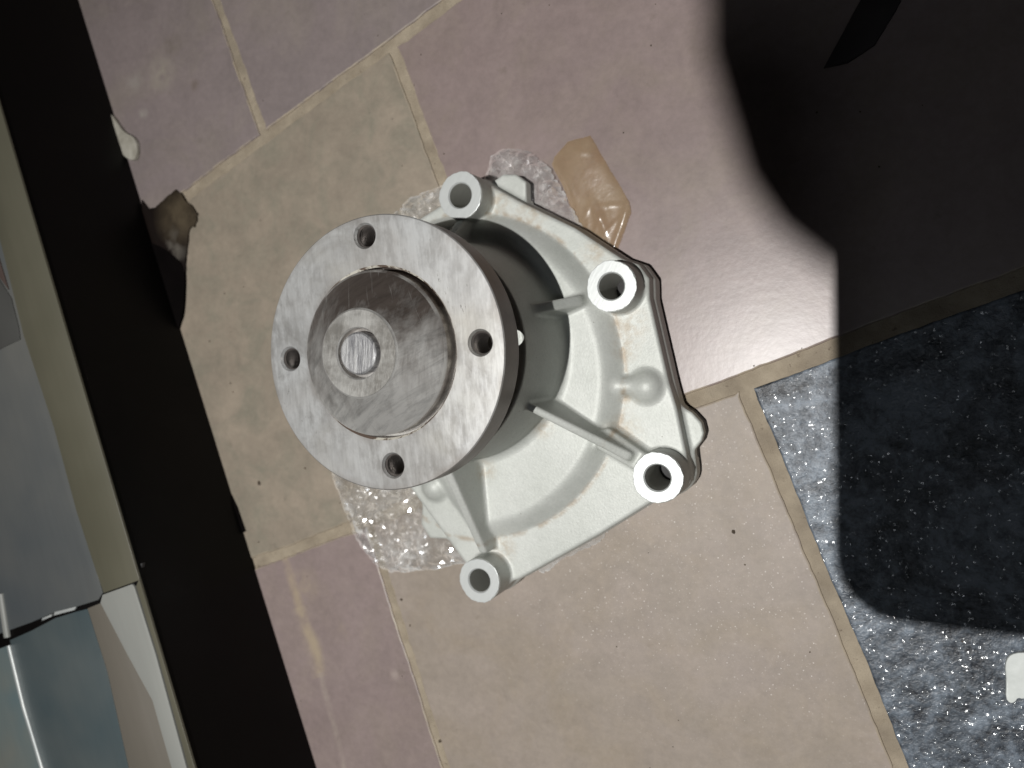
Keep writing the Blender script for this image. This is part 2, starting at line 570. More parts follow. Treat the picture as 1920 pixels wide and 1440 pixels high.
def mat_film(name, tint, haze, rough, mixamt, gain=1.0, crumpled=False):
    """thin see-through film: clear part, milky part and a glossy coat"""
    m = bpy.data.materials.new(name)
    m.use_nodes = True
    nt = m.node_tree
    nt.nodes.remove(nt.nodes["Principled BSDF"])
    out = nt.nodes["Material Output"]
    n = N(nt)
    tr = n.node("ShaderNodeBsdfTransparent"); tr.inputs["Color"].default_value = (*tint, 1)
    df = n.node("ShaderNodeBsdfDiffuse"); df.inputs["Color"].default_value = (*haze, 1)
    gl = n.node("ShaderNodeBsdfGlossy"); gl.inputs["Roughness"].default_value = rough
    gl.inputs["Color"].default_value = (1, 1, 1, 1)
    nb = n.bump(n.noise(160, 4, 0.6), 0.25, 0.001)
    if crumpled:
        nb = n.bump(n.noise(60, 2), 0.2, 0.002)
        nb, _on = n.glint(430, 0.6, 0.72, nb)
    nt.links.new(nb, gl.inputs["Normal"])
    m1 = n.node("ShaderNodeMixShader")
    f = n.maprange(n.noise(70, 4, 0.6), 0.3, 0.75, mixamt[0], mixamt[1])
    if crumpled:
        at = n.node("ShaderNodeAttribute", attribute_name="crease")
        f = n.math('ADD', f, n.math('MULTIPLY', at.outputs["Fac"], 0.55), clamp=True)
    nt.links.new(f, m1.inputs[0]); nt.links.new(tr.outputs[0], m1.inputs[1]); nt.links.new(df.outputs[0], m1.inputs[2])
    fr = n.node("ShaderNodeFresnel"); fr.inputs["IOR"].default_value = 1.5
    k = n.math('MINIMUM', n.math('MULTIPLY', fr.outputs[0], gain), 0.45)
    cc = n.node("ShaderNodeCombineColor")
    for i in range(3):
        nt.links.new(k, cc.inputs[i])
    nt.links.new(cc.outputs[0], gl.inputs["Color"])
    ad = n.node("ShaderNodeAddShader")
    nt.links.new(m1.outputs[0], ad.inputs[0]); nt.links.new(gl.outputs[0], ad.inputs[1])
    nt.links.new(ad.outputs[0], out.inputs["Surface"])
    return m


M = dict(
    cast=mat_cast(), boss=mat_boss(), bore=mat_bore(), flange=mat_flange(), side=mat_flange_side(), hub=mat_hub(),
    shaft=mat_shaft(), thread=mat_thread(), grout=mat_grout(), granite=mat_granite(),
    chips=mat_chips(),
    foot_shadow=mat_plain("shadow_black", (0.012, 0.011, 0.011), (0.022, 0.02, 0.02), 40, 0.55, 0.1),  # black for the added shadow band under the housing
    mauve=mat_tile("mauve_tile", (0.275, 0.215, 0.205), (0.315, 0.25, 0.238), (0.30, 0.25, 0.20), 0.45, 0.33, None, 14),
    mauve_streak=mat_tile("streaked_mauve_tile", (0.275, 0.215, 0.205), (0.315, 0.25, 0.238), (0.30, 0.25, 0.20), 0.35, 0.42, None, 14, (
        ('line', (-150, -128), (-118, -205), 4.5, (0.40, 0.32, 0.22), 0.8), ('line', (-135, -165), (-118, -208), 7.0, (0.38, 0.31, 0.23), 0.55),
        ('line', (-118, -205), (-98, -275), 3.0, (0.40, 0.34, 0.29), 0.5), ('spot', (-130, -150, 0), None, 14, (0.36, 0.29, 0.22), 0.5),
        ('spot', (-62, -197, 0), None, 5, (0.5, 0.42, 0.38), 0.6), ('spot', (-100, -175, 0), None, 8, (0.30, 0.24, 0.2), 0.4))),
    mauve_mark=mat_tile("smudged_mauve_tile", (0.245, 0.205, 0.20), (0.28, 0.23, 0.225), (0.30, 0.26, 0.21), 0.5, 0.5, None, 9, (
        ('spot', (-234, 205, 0), None, 9, (0.14, 0.115, 0.09), 0.75), ('spot', (-245, 187, 0), None, 15, (0.37, 0.33, 0.27), 0.6),
        ('spot', (-215, 176, 0), None, 5, (0.16, 0.125, 0.10), 0.7), ('spot', (-262, 163, 0), None, 5, (0.40, 0.37, 0.33), 0.8),
        ('spot', (-270, 185, 0), None, 10, (0.34, 0.31, 0.28), 0.5))),
    mauve_dark=mat_tile("dusty_mauve_tile", (0.245, 0.205, 0.20), (0.28, 0.23, 0.225), (0.30, 0.26, 0.21), 0.5, 0.5, None, 9),
    olive=mat_tile("grey_beige_tile", (0.275, 0.235, 0.185), (0.365, 0.305, 0.24), (0.24, 0.225, 0.175), 0.8, 0.5, None, 26),
    beige=mat_tile("rough_beige_tile", (0.325, 0.275, 0.225), (0.375, 0.315, 0.275), (0.33, 0.265, 0.19), 0.45, 0.52, (1350, 0.5, 0.5, 0.26, 0.006), 16),
)

# ================================================================== THE FLOOR
def line(p, q):
    p, q = Vector(p), Vector(q)
    return p, (q - p).normalized()


def shift(L, d):
    p, u = L
    return p + Vector((-u.y, u.x)) * d, u


def cross(L1, L2):
    (p, u), (q, w) = L1, L2
    den = u.x * w.y - u.y * w.x
    t = ((q.x - p.x) * w.y - (q.y - p.y) * w.x) / den
    return p + u * t


floor_bm = bmesh.new()
fs = [floor_bm.verts.new((x, y, -1.0)) for x, y in ((-1600, -1500), (1700, -1500), (1700, 1600), (-1600, 1600))]
floor_bm.faces.new(fs)
floor = link("floor", from_bm("floor", floor_bm, smooth=False), M['grout'])
tag(floor, "tiled indoor floor with sandy grout joints", kind="structure")

LA = line((-226.4, 103.8), (-22.8, 197.9))
LB = line((-169.6, -140.0), (252.0, 31.2))
L0 = shift(LA, 236)
L3 = shift(LB, -238)
LC = line((-195.1, 227.8), (-157.4, 136.6))
LD = line((-61.7, 177.2), (-30.1, 100.5))
LE = line((-70.1, -135.3), (-28.3, -247.7))
LF = line((142.6, -22.2), (213.5, -193.9))
P = 236.0


def wobble_edge(a, b, n, amp, seed):
    pts = []
    for i in range(n):
        t = i / n
        p = a.lerp(b, t)
        u = (b - a).normalized()
        k = 0.9 * noise.noise(Vector((p.x * 0.022, p.y * 0.022, seed))) + 0.4 * noise.noise(Vector((p.x * 0.16, p.y * 0.16, seed))) + 0.3 * noise.noise(Vector((p.x * 0.5, p.y * 0.5, seed)))
        if i == 0:
            k = 0
        pts.append(p + Vector((-u.y, u.x)) * k * amp)
    return pts


tile_count = 0


def tile(lo, hi, le, ri, mat, label=None, amp=1.1, zt=0.0):
    """lo/hi: row lines (lower, upper), le/ri: joint lines; all already pulled in by half a joint"""
    global tile_count
    tile_count += 1
    c = [cross(lo, le), cross(lo, ri), cross(hi, ri), cross(hi, le)]
    poly = []
    for i in range(4):
        poly += wobble_edge(c[i], c[(i + 1) % 4], 80, amp, tile_count * 3.7)
    bm = prism([(p.x, p.y) for p in poly], -6, zt, 1.1)
    top = max(bm.faces, key=lambda f: f.calc_center_median().z + len(f.verts) * 0.001)
    lay = bm.loops.layers.float_color.new("edge")
    for f in bm.faces:
        for l in f.loops:
            l[lay] = (1, 1, 1, 1)
    r = bmesh.ops.inset_individual(bm, faces=[top], thickness=6.5, use_even_offset=False)
    for l in top.loops:
        l[lay] = (0, 0, 0, 1)
    for f in r["faces"]:
        for l in f.loops:
            l[lay] = (0, 0, 0, 1) if l.vert in top.verts else (1, 1, 1, 1)
    o = link("tile", from_bm("tile", bm, True, 40), mat, floor)
    if label: o["label"] = label
    return o


# row between the two long joints (under the pump)
tile(shift(LB, 4.0), shift(LA, -3.4), shift(LD, 3.0), shift(LD, P + 77), M['mauve'], "smooth mauve tile")
tile(shift(LB, 3.2), shift(LA, -3.4), shift(LD, 3.0 - P), shift(LD, -3.0), M['olive'], "mottled grey beige tile")
tile(shift(LB, 3.2), shift(LA, -3.4), shift(LD, 3.0 - 2 * P), shift(LD, -3.0 - P), M['mauve_dark'])
tile(shift(LB, 4.2), shift(LA, -3.4), shift(LD, P + 83), shift(LD, 2 * P + 77), M['olive'])
# row above
tile(shift(LA, 3.2), shift(L0, -3), shift(LC, 2.6), shift(LC, P - 3), M['mauve_dark'])
tile(shift(LA, 3.2), shift(L0, -3), shift(LC, 2.6 - P), shift(LC, -2.6), M['mauve_mark'], "mauve tile with brown smudges")
tile(shift(LA, 3.2), shift(L0, -3), shift(LC, P + 3), shift(LC, 2 * P - 3), M['mauve'])
tile(shift(LA, 3.2), shift(L0, -3), shift(LC, 2 * P + 3), shift(LC, 3 * P - 3), M['mauve'])
# row below
tile(shift(L3, 3), shift(LB, -3.6), shift(LE, 2.2), shift(LF, -3.4), M['beige'], "rough beige tile with glinting grains")
tile(shift(L3, 3), shift(LB, -3.2), shift(LE, 3 - P), shift(LE, -2.2), M['mauve_streak'], "worn mauve tile with pale streak")
tile(shift(L3, 3), shift(LB, -5.0), shift(LF, 3.4), shift(LF, P - 3), M['granite'], "black speckled tile with frosty wear", 0.9)
tile(shift(L3, 3), shift(LB, -3.2), shift(LE, 3 - 2 * P), shift(LE, -3 - P), M['mauve_dark'])
# rows that only a step to the side would show
L4 = shift(L3, -P)
for k, mt in ((-1, 'mauve'), (0, 'olive'), (1, 'mauve_dark')):
    tile(shift(L4, 3), shift(L3, -3), shift(LF, k * P + 60 + 3), shift(LF, (k + 1) * P + 60 - 3), M[mt])


# smears of old cement on the tiles: thin flat films
def smear(poly, z, mat, name, label):
    bm = prism(poly, z - 0.05, z, 0)
    o = link(name, from_bm(name, bm, False), mat, floor)
    return o


# ================================================================== THE PUMP
pump = empty("water_pump", (0, 0, 0))
tag(pump, "cast aluminium water pump with round steel pulley flange lying on clear plastic", "water pump")

BOSS = [(1.9, 80.5, 12.2), (82.7, 31.5, 12.3), (105.8, -58.9, 12.1), (12.4, -119.4, 11.5)]
ZB = 37.0
PLATE = [(12.9, 87.4), (27.6, 78.8), (59.2, 62.6), (83.4, 46.2), (92, 43), (97.2, 36.0), (97.6, 26.1), (107.4, -14.6), (111.4, -27.1), (116.0, -47.9),
         (118, -62.6), (100.4, -73.3), (71.9, -93.3), (28.9, -120.8), (12, -128), (-3.8, -115.9), (-36.7, -78.6), (-75, -35), (-75, 52), (-28.8, 74.3), (-10, 83)]
BASE = [(8.3, 91.5), (14.7, 95.2), (22.4, 94.5), (28.2, 90.2), (28.6, 79.2), (59.3, 62.9), (83.6, 46.5), (92.2, 43.3), (97.4, 36.2), (97.9, 26.1), (107.7, -14.6),
        (110.4, -26.2), (116.8, -29.6), (121.5, -34.5), (122.8, -39.6), (121.8, -43.5), (118.4, -48.2), (119.0, -60), (116.0, -66.0), (100.4, -74.0), (71.9, -94.0), (28.9, -121.5),
        (14, -130), (4, -127), (-3.8, -116.5), (-20.5, -106.5), (-31.2, -107.0), (-37.0, -99.8), (-36.4, -90), (-37.2, -79), (-75.5, -35), (-75.5, 52.5), (-28.8, 75), (-10, 84)]


def sdf_poly(px, py, X, Y):
    d = np.full(X.shape, 1e9, np.float32)
    s = np.ones(X.shape, np.float32)
    n = len(px)
    for i in range(n):
        j = i - 1
        ex, ey = px[j] - px[i], py[j] - py[i]
        wx, wy = X - px[i], Y - py[i]
        t = np.clip((wx * ex + wy * ey) / (ex * ex + ey * ey), 0, 1)
        bx, by = wx - ex * t, wy - ey * t
        d = np.minimum(d, bx * bx + by * by)
        c1 = Y >= py[i]; c2 = Y < py[j]; c3 = ex * wy > ey * wx
        allc = c1 & c2 & c3; none = (~c1) & (~c2) & (~c3)
        s = np.where(allc | none, -s, s)
    return s * np.sqrt(d)


def surface_nets(D, h, org):
    nx, ny, nz = D.shape
    I = D < 0
    cnt = np.zeros((nx - 1, ny - 1, nz - 1), np.uint8)
    for a in (0, 1):
        for b in (0, 1):
            for c in (0, 1):
                cnt += I[a:nx - 1 + a, b:ny - 1 + b, c:nz - 1 + c]
    act = (cnt > 0) & (cnt < 8)
    ix, iy, iz = np.nonzero(act)
    idx = np.full(act.shape, -1, np.int64)
    idx[ix, iy, iz] = np.arange(len(ix))
    corner = {}
    for a in (0, 1):
        for b in (0, 1):
            for c in (0, 1):
                corner[a, b, c] = D[ix + a, iy + b, iz + c]
    acc = np.zeros((len(ix), 3)); num = np.zeros(len(ix))
    cs = list(corner)
    for i, p in enumerate(cs):
        for q in cs[i + 1:]:
            if sum(abs(p[k] - q[k]) for k in range(3)) != 1:
                continue
            v0, v1 = corner[p], corner[q]
            m = (v0 < 0) != (v1 < 0)
            t = np.where(m, v0 / np.where(m, v0 - v1, 1), 0)
            for k in range(3):
                acc[:, k] += np.where(m, p[k] + t * (q[k] - p[k]), 0)
            num += m
    V = (acc / num[:, None] + np.stack([ix, iy, iz], 1)) * h + np.array(org)
    F = []
    for ax in range(3):
        sl0 = [slice(1, -1)] * 3; sl1 = [slice(1, -1)] * 3
        sl0[ax] = slice(0, -1); sl1[ax] = slice(1, None)
        A, B = I[tuple(sl0)], I[tuple(sl1)]
        for flip, mk in ((False, A & ~B), (True, ~A & B)):
            e = np.stack(np.nonzero(mk), 1)
            off = np.ones(3, int); off[ax] = 0
            e = e + off
            u, w = (ax + 1) % 3, (ax + 2) % 3
            q = []
            for du, dw in ((-1, -1), (0, -1), (0, 0), (-1, 0)):
                c = e.copy(); c[:, u] += du; c[:, w] += dw
                q.append(idx[c[:, 0], c[:, 1], c[:, 2]])
            q = np.stack(q, 1)
            F.append(q[:, ::-1] if flip else q)
    return V, np.concatenate(F)


def build_housing():
    h = 0.7
    x0, y0, z0 = -80.0, -134.0, -1.0
    gx = np.arange(x0, 127, h, dtype=np.float32)
    gy = np.arange(y0, 99, h, dtype=np.float32)
    gz = np.arange(z0, 79, h, dtype=np.float32)
    X2, Y2 = np.meshgrid(gx, gy, indexing='ij')
    zz = gz[None, None, :]

    def ext(d2, za, zb, r):
        a = d2[:, :, None] + r
        b = np.abs(zz - (za + zb) / 2) - (zb - za) / 2 + r
        return np.sqrt(np.maximum(a, 0) ** 2 + np.maximum(b, 0) ** 2) + np.minimum(np.maximum(a, b), 0) - r

    def smin(a, b, k):
        hh = np.clip(k - np.abs(a - b), 0, None) / k
        return np.minimum(a, b) - hh * hh * k * 0.25

    def smax(a, b, k):
        return -smin(-a, -b, k)

    Z0 = 1.6
    db = sdf_poly([p[0] for p in BASE], [p[1] for p in BASE], X2, Y2)
    for bx, by, br in BOSS:
        db = smin(db, np.hypot(X2 - bx, Y2 - by) - (br + 0.6), 3.0)
    D = ext(db.astype(np.float32), Z0, 12.0, 0.9)
    dp = sdf_poly([p[0] for p in PLATE], [p[1] for p in PLATE], X2, Y2).astype(np.float32)
    pl = ext(dp, Z0, 22.0, 1.6)
    pl = np.maximum(pl, (dp[:, :, None] - (22.0 - zz) * 0.05) * 0.98)
    D = smin(D, pl, 3.0)
    # volute dome
    dd = np.hypot(X2 + 2.3, Y2 + 13.8) - 88.5
    half = -(0.749 * (X2 + 36.7) + 0.663 * (Y2 + 78.6) - 15.0)
    d2 = smax(dd, half, 6.0)
    t = np.clip(-d2 / 12.5, 0, 1)
    top = 20.8 + 9.6 * np.sin(t * math.pi / 2) ** 1.1
    dome = np.maximum((zz - top[:, :, None]) * 0.72, np.maximum(d2[:, :, None], Z0 - zz))
    D = smin(D, dome.astype(np.float32), 0.8)
    # bearing body
    rr = np.hypot(X2, Y2)
    cone = (rr[:, :, None] - (57.0 - (zz - 30.0) * (3.4 / 44.0)))
    b = np.abs(zz - 38.0) - 36.0
    r = 1.6
    cyl = np.sqrt(np.maximum(cone + r, 0) ** 2 + np.maximum(b + r, 0) ** 2) + np.minimum(np.maximum(cone + r, b + r), 0) - r
    D = smin(D, cyl.astype(np.float32), 5.0)
    # recess in the top of the body round the shaft neck
    D = np.maximum(D, -np.maximum(rr[:, :, None] - 45.0, 68.0 - zz))
    D = D.astype(np.float32)

    def local(fn, bb, k, sub=False):
        i0, i1 = np.searchsorted(gx, [bb[0], bb[1]]); j0, j1 = np.searchsorted(gy, [bb[2], bb[3]])
        sl = (slice(i0, i1), slice(j0, j1), slice(None))
        d = fn(X2[sl[:2]], Y2[sl[:2]])
        D[sl] = smax(D[sl], -d, k) if sub else smin(D[sl], d, k)

    def rib(p, q, za, zb, w0, w1, k, zend=0.0):
        p, q = np.array(p), np.array(q)
        L = np.hypot(*(q - p)); u = (q - p) / L
        def fn(X, Y):
            s = (X - p[0]) * u[0] + (Y - p[1]) * u[1]
            v = np.abs(-(X - p[0]) * u[1] + (Y - p[1]) * u[0])
            tt = np.clip(s / L, 0, 1)
            w = w0 + (w1 - w0) * tt
            zt = za + (zb - za) * tt
            dv = (v - w)[:, :, None] - (zt[:, :, None] - zz) * 0.05
            ds = np.maximum(s - L, -s)[:, :, None]
            dz = (zz - zt[:, :, None]) * math.cos(math.atan2(za - zb, L))
            dz = np.maximum(dz, 10 - zz)
            e = smax(dv, dz, 1.2)
            return smax(e, ds + 0 * zz, 2.0)
        m = 14
        local(fn, (min(p[0], q[0]) - m, max(p[0], q[0]) + m, min(p[1], q[1]) - m, max(p[1], q[1]) + m), k)

    rib((46, -23.5), (92.5, -50.8), 62, 34.0, 1.7, 2.3, 1.6)        # to the right lower boss
    rib((6.0, -52), (13.2, -106), 66, 33.5, 2.3, 2.2, 2.0)          # to the bottom boss
    rib((46, 18.6), (67.5, 26.0), 66, 32.5, 2.4, 2.6, 2.0)          # short one to the right upper boss
    rib((1.5, 50), (1.8, 70), 60, 34, 2.3, 2.3, 2.0)                # to the top boss, behind the flange
    rib((76, -42), (104, -58), 30.5, 29.5, 6.0, 4.5, 3.0)           # ridge under the web
    pass
    for bx, by, br in BOSS:
        def fn(X, Y, bx=bx, by=by, br=br):
            q = np.hypot(X - bx, Y - by)[:, :, None] - (br + (ZB - zz) * 0.012)
            bb = np.abs(zz - (ZB - 0.35 + Z0) / 2) - (ZB - 0.35 - Z0) / 2
            rr_ = 0.5
            return np.sqrt(np.maximum(q + rr_, 0) ** 2 + np.maximum(bb + rr_, 0) ** 2) + np.minimum(np.maximum(q + rr_, bb + rr_), 0) - rr_
        local(fn, (bx - 19, bx + 19, by - 19, by + 19), 1.8)
    for nx_, ny_, nz_, nr in ((96.7, -16.7, 19.5, 8.6), (-21.5, -74.5, 20, 8.4)):
        def fn(X, Y, a=nx_, b_=ny_, c=nz_, r_=nr):
            return np.sqrt(((X - a) ** 2 + (Y - b_) ** 2)[:, :, None] + (zz - c) ** 2) - r_
        local(fn, (nx_ - 14, nx_ + 14, ny_ - 14, ny_ + 14), 2.6)
    def neck(X, Y):
        v = np.sqrt(((Y + 16.7) ** 2)[:, :, None] + (zz - 22.0) ** 2) - 4.6
        return np.maximum(v, (np.abs(X - 87.5) - 8)[:, :, None] + 0 * zz)
    local(neck, (76, 98, -26, -7), 2.2)
    for (bx, by, br), hr in zip(BOSS, (6.2, 6.2, 6.1, 5.9)):
        local(lambda X, Y, bx=bx, by=by, hr=hr: np.hypot(X - bx, Y - by)[:, :, None] - (hr + 0.25) + 0 * zz, (bx - 9, bx + 9, by - 9, by + 9), 0.3, True)
    return surface_nets(D, h, (x0, y0, z0))


V, F = build_housing()
me = bpy.data.meshes.new("housing")
me.vertices.add(len(V)); me.vertices.foreach_set("co", (V * S).astype(np.float32).ravel())
me.loops.add(F.size); me.loops.foreach_set("vertex_index", F.astype(np.int32).ravel())
me.polygons.add(len(F))
me.polygons.foreach_set("loop_start", np.arange(0, F.size, 4, dtype=np.int32))
me.polygons.foreach_set("loop_total", np.full(len(F), 4, np.int32))
me.polygons.foreach_set("use_smooth", np.ones(len(F), bool))
me.update(calc_edges=True)
me.validate()
housing = link("housing", me, M['cast'], pump)

# gasket under the housing: added black band, stands for the edge shadow
gb = []
cxm, cym = 20, -15
for x, y in BASE:
    v = Vector((x - cxm, y - cym)); v = v.normalized() * (v.length + 0.25)
    gb.append((v.x + cxm, v.y + cym))
shadow_band = link("shadow_band", from_bm("shadow_band", prism(gb, 1.3, 6.0, 0.5), True, 40), M['foot_shadow'], pump)

# machined boss faces with bolt holes
for (bx, by, br), hr in zip(BOSS, (6.2, 6.2, 6.1, 5.9)):
    rnd = random.Random(int(bx * 10))
    prof = [(br - 0.15, ZB - 0.55), (br - 0.1, ZB - 0.1), (br - 0.35, ZB), (hr + 0.75, ZB), (hr + 0.1, ZB - 0.7), (hr, ZB - 1.2), (hr, 4.0)]
    v, f = lathe(prof, 96, bx, by)
    out = []
    ph = [rnd.random() * 6.28 for _ in range(4)]
    for i, (x, y, z) in enumerate(v):
        a = math.atan2(y - by, x - bx)
        if i < 96 * 3:      # ragged machined rim
            k = 0.16 * math.sin(3 * a + ph[0]) + 0.12 * math.sin(7 * a + ph[1]) + 0.10 * math.sin(19 * a + ph[2]) + 0.06 * math.sin(37 * a + ph[3])
            rr = math.hypot(x - bx, y - by) + k
            x, y = bx + rr * math.cos(a), by + rr * math.sin(a)
        out.append((x, y, z))
    o = link("boss_face", mesh_from("boss_face", out, f, True, 14), M['boss'], pump)
    me_ = o.data
    me_.materials.append(M['bore'])
    for p in me_.polygons:
        if p.center.z < (ZB - 0.75) * S and math.hypot(p.center.x / S - bx, p.center.y / S - by) < hr + 0.6:
            p.material_index = 1

# ---- pulley flange
ZF, ZU = 110.0, 94.6
HOLES = [(-7.1, 51.0), (48.8, 4.4), (-48.4, -2.9), (6.5, -48.9)]


def loop(bm, r, z, n, cx=0, cy=0):
    return [bm.verts.new((cx + r * math.cos(2 * math.pi * i / n), cy + r * math.sin(2 * math.pi * i / n), z)) for i in range(n)]


def ring_faces(bm, A, B):
    n = len(A)
    return [bm.faces.new((A[i], A[(i + 1) % n], B[(i + 1) % n], B[i])) for i in range(n)]


bm = bmesh.new()
NO, NB, NH = 192, 128, 48
def fill(loops):
    ed = []
    for L in loops:
        for i in range(len(L)):
            a, b = L[i], L[(i + 1) % len(L)]
            e = bm.edges.get((a, b)) or bm.edges.new((a, b))
            ed.append(e)
    bmesh.ops.triangle_fill(bm, use_beauty=True, use_dissolve=False, edges=ed)

oT = loop(bm, 59.5, ZF, NO); oT1 = loop(bm, 60.0, ZF - 0.5, NO)
oM1 = loop(bm, 60.0, ZF - 3.2, NO); oM2 = loop(bm, 59.7, ZF - 3.4, NO)
oB1 = loop(bm, 59.7, ZU + 0.6, NO); oB = loop(bm, 59.1, ZU, NO)
iT = loop(bm, 38.1, ZF, NB); iT1 = loop(bm, 37.2, ZF - 1.3, NB); iB = loop(bm, 37.28, ZU, NB)
hT = [loop(bm, 5.75, ZF, NH, *h) for h in HOLES]
hM = [loop(bm, 4.95, ZF - 1.3, NH, *h) for h in HOLES]
hB = [loop(bm, 4.95, ZU, NH, *h) for h in HOLES]
side_faces = []
for A, B in ((oT, oT1),):
    ring_faces(bm, A, B)
chip_faces = []
for A, B in ((oT1, oM1), (oM1, oM2), (oM2, oB1), (oB1, oB)):
    side_faces += ring_faces(bm, A, B)
chip_faces += ring_faces(bm, iT, iT1)
side_faces += ring_faces(bm, iT1, iB)
for a, b_, c in zip(hT, hM, hB):
    ring_faces(bm, a, b_)
    ring_faces(bm, b_, c)
fill([oT, iT] + hT)
nb4 = len(bm.faces)
fill([oB, iB] + hB)
for f_ in side_faces:
    f_.material_index = 1
for f_ in chip_faces:
    f_.material_index = 2
for f_ in bm.faces:
    if all(abs(v.co.z - ZU) < 1e-4 for v in f_.verts):
        f_.material_index = 1
fl = link("pulley_flange", from_bm("pulley_flange", bm, True, 25), M['flange'], pump)
fl.data.materials.append(M['side'])
fl.data.materials.append(M['chips'])

# threads: sawtooth helix-like rings in each hole
def thread_mesh(cx, cy):
    prof = []
    z = ZF - 1.0
    while z > ZU + 0.2:
        prof += [(4.9, z), (4.32, z - 0.62), (4.32, z - 0.75)]
        z -= 1.37
    verts, faces, n = [], [], 40
    for i, (r, z) in enumerate(prof):
        for k in range(n):
            a = 2 * math.pi * k / n
            verts.append((cx + r * math.cos(a), cy + r * math.sin(a), z - 1.37 * k / n))
    for i in range(len(prof) - 1):
        for k in range(n):
            k2 = (k + 1) % n
            i2 = i
            if k2 == 0:
                if i + 3 >= len(prof) - 0 or i - 3 < 0:
                    continue
                faces.append((i * n + k, (i - 0) * n + k2 + 3 * n, (i + 1) * n + k2 + 3 * n, (i + 1) * n + k) if i + 4 < len(prof) else (i * n + k, i * n + k, i * n + k, i * n + k))
            else:
                faces.append((i * n + k, i * n + k2, (i + 1) * n + k2, (i + 1) * n + k))
    faces = [f for f in faces if len(set(f)) == 4]
    return mesh_from("threaded_hole", verts, faces, True, 30)


for hx, hy in HOLES:
    link("threaded_hole", thread_mesh(hx, hy), M['thread'], fl)

# ---- hub nose and shaft
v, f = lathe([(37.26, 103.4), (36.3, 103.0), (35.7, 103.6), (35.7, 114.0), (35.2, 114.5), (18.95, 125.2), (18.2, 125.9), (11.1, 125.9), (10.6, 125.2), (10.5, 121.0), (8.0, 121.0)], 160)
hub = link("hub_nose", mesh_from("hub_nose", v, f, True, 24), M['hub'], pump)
v, f = lathe([(9.0, 121.0), (9.0, 125.4), (8.75, 125.9), (8.1, 126.3), (0, 126.3)], 96)
shaft = link("shaft", mesh_from("shaft", v, f, True, 28), M['shaft'], pump)
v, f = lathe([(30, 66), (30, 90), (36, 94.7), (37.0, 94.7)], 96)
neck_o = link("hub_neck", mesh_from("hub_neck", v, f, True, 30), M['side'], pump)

# ================================================================== CLEAR PLASTIC WRAP
WRAP = [(2.0, 104), (2.8, 108.7), (9.9, 110.9), (16.3, 111.4), (28.8, 107.6), (39.6, 97.2), (47.2, 82), (57, 66.5), (70, 50), (78, 0), (76, -86), (68, -101), (48, -112.5),
        (34, -122.5), (12, -119), (-14, -122), (-42, -130), (-64, -133.5), (-76, -130), (-89, -115), (-99, -96), (-106, -77), (-98, -20), (-85, 40),
        (-70, 72), (-59, 81), (-48, 89), (-37, 92), (-22, 95), (-8, 95), (0, 95)]


def inside(p, poly):
    c = False
    n = len(poly)
    for i in range(n):
        (x1, y1), (x2, y2) = poly[i], poly[i - 1]
        if (y1 > p[1]) != (y2 > p[1]) and p[0] < (x2 - x1) * (p[1] - y1) / (y2 - y1) + x1:
            c = not c
    return c


def film_sheet(poly, step, zfun, keep=None, jag=1.6, seed=0.0):
    xs = np.arange(min(p[0] for p in poly) - 3, max(p[0] for p in poly) + 3, step)
    ys = np.arange(min(p[1] for p in poly) - 3, max(p[1] for p in poly) + 3, step)
    X, Y = np.meshgrid(xs, ys, indexing='ij')
    px, py = [p[0] for p in poly], [p[1] for p in poly]
    d = sdf_poly(px, py, X.astype(np.float32), Y.astype(np.float32))
    gxd, gyd = np.gradient(d, step)
    vid, verts, faces = {}, [], []
    for i in range(len(xs)):
        for j in range(len(ys)):
            dj = d[i, j] + jag * noise.noise(Vector((xs[i] * 0.12, ys[j] * 0.12, seed)))
            if dj < step * 0.8:
                vid[i, j] = len(verts)
                jit = step * 0.35
                x = xs[i] + jit * noise.noise(Vector((i * 1.37, j * 2.11, 5.0 + seed)))
                y = ys[j] + jit * noise.noise(Vector((i * 1.91, j * 1.23, 9.0 + seed)))
                if dj > 0:
                    x, y = xs[i] - gxd[i, j] * dj, ys[j] - gyd[i, j] * dj
                verts.append((x, y, zfun(x, y, max(0.0, float(-dj)))))
    for (i, j) in vid:
        q = [(i, j), (i + 1, j), (i + 1, j + 1), (i, j + 1)]
        if all(k in vid for k in q):
            if (i + j) % 2:
                faces += [(vid[q[0]], vid[q[1]], vid[q[2]]), (vid[q[0]], vid[q[2]], vid[q[3]])]
            else:
                faces += [(vid[q[0]], vid[q[1]], vid[q[3]]), (vid[q[1]], vid[q[2]], vid[q[3]])]
    return verts, faces


_bx = np.array([[p[0], p[1]] for p in BASE], np.float32)


def base_dist(x, y):
    return float(sdf_poly(_bx[:, 0], _bx[:, 1], np.array([[x]], np.float32), np.array([[y]], np.float32))[0, 0])


def crumple(x, y, f, seed):
    """creased film: flat facets between sharp folds"""
    v = Vector((x * f, y * f, seed))
    wv = Vector((noise.noise(v * 0.8), noise.noise(v * 0.8 + Vector((7, 3, 1))), 0)) * 0.9
    h = 0.0
    for k, (sc, am) in enumerate(((1.0, 0.55), (2.1, 0.28), (4.3, 0.17))):
        dd, _p = noise.voronoi((v + wv) * sc + Vector((k * 5.1, k * 2.3, 0)))
        h += am * min(1.0, (dd[1] - dd[0]) * 1.3)
    return 1.0 - h


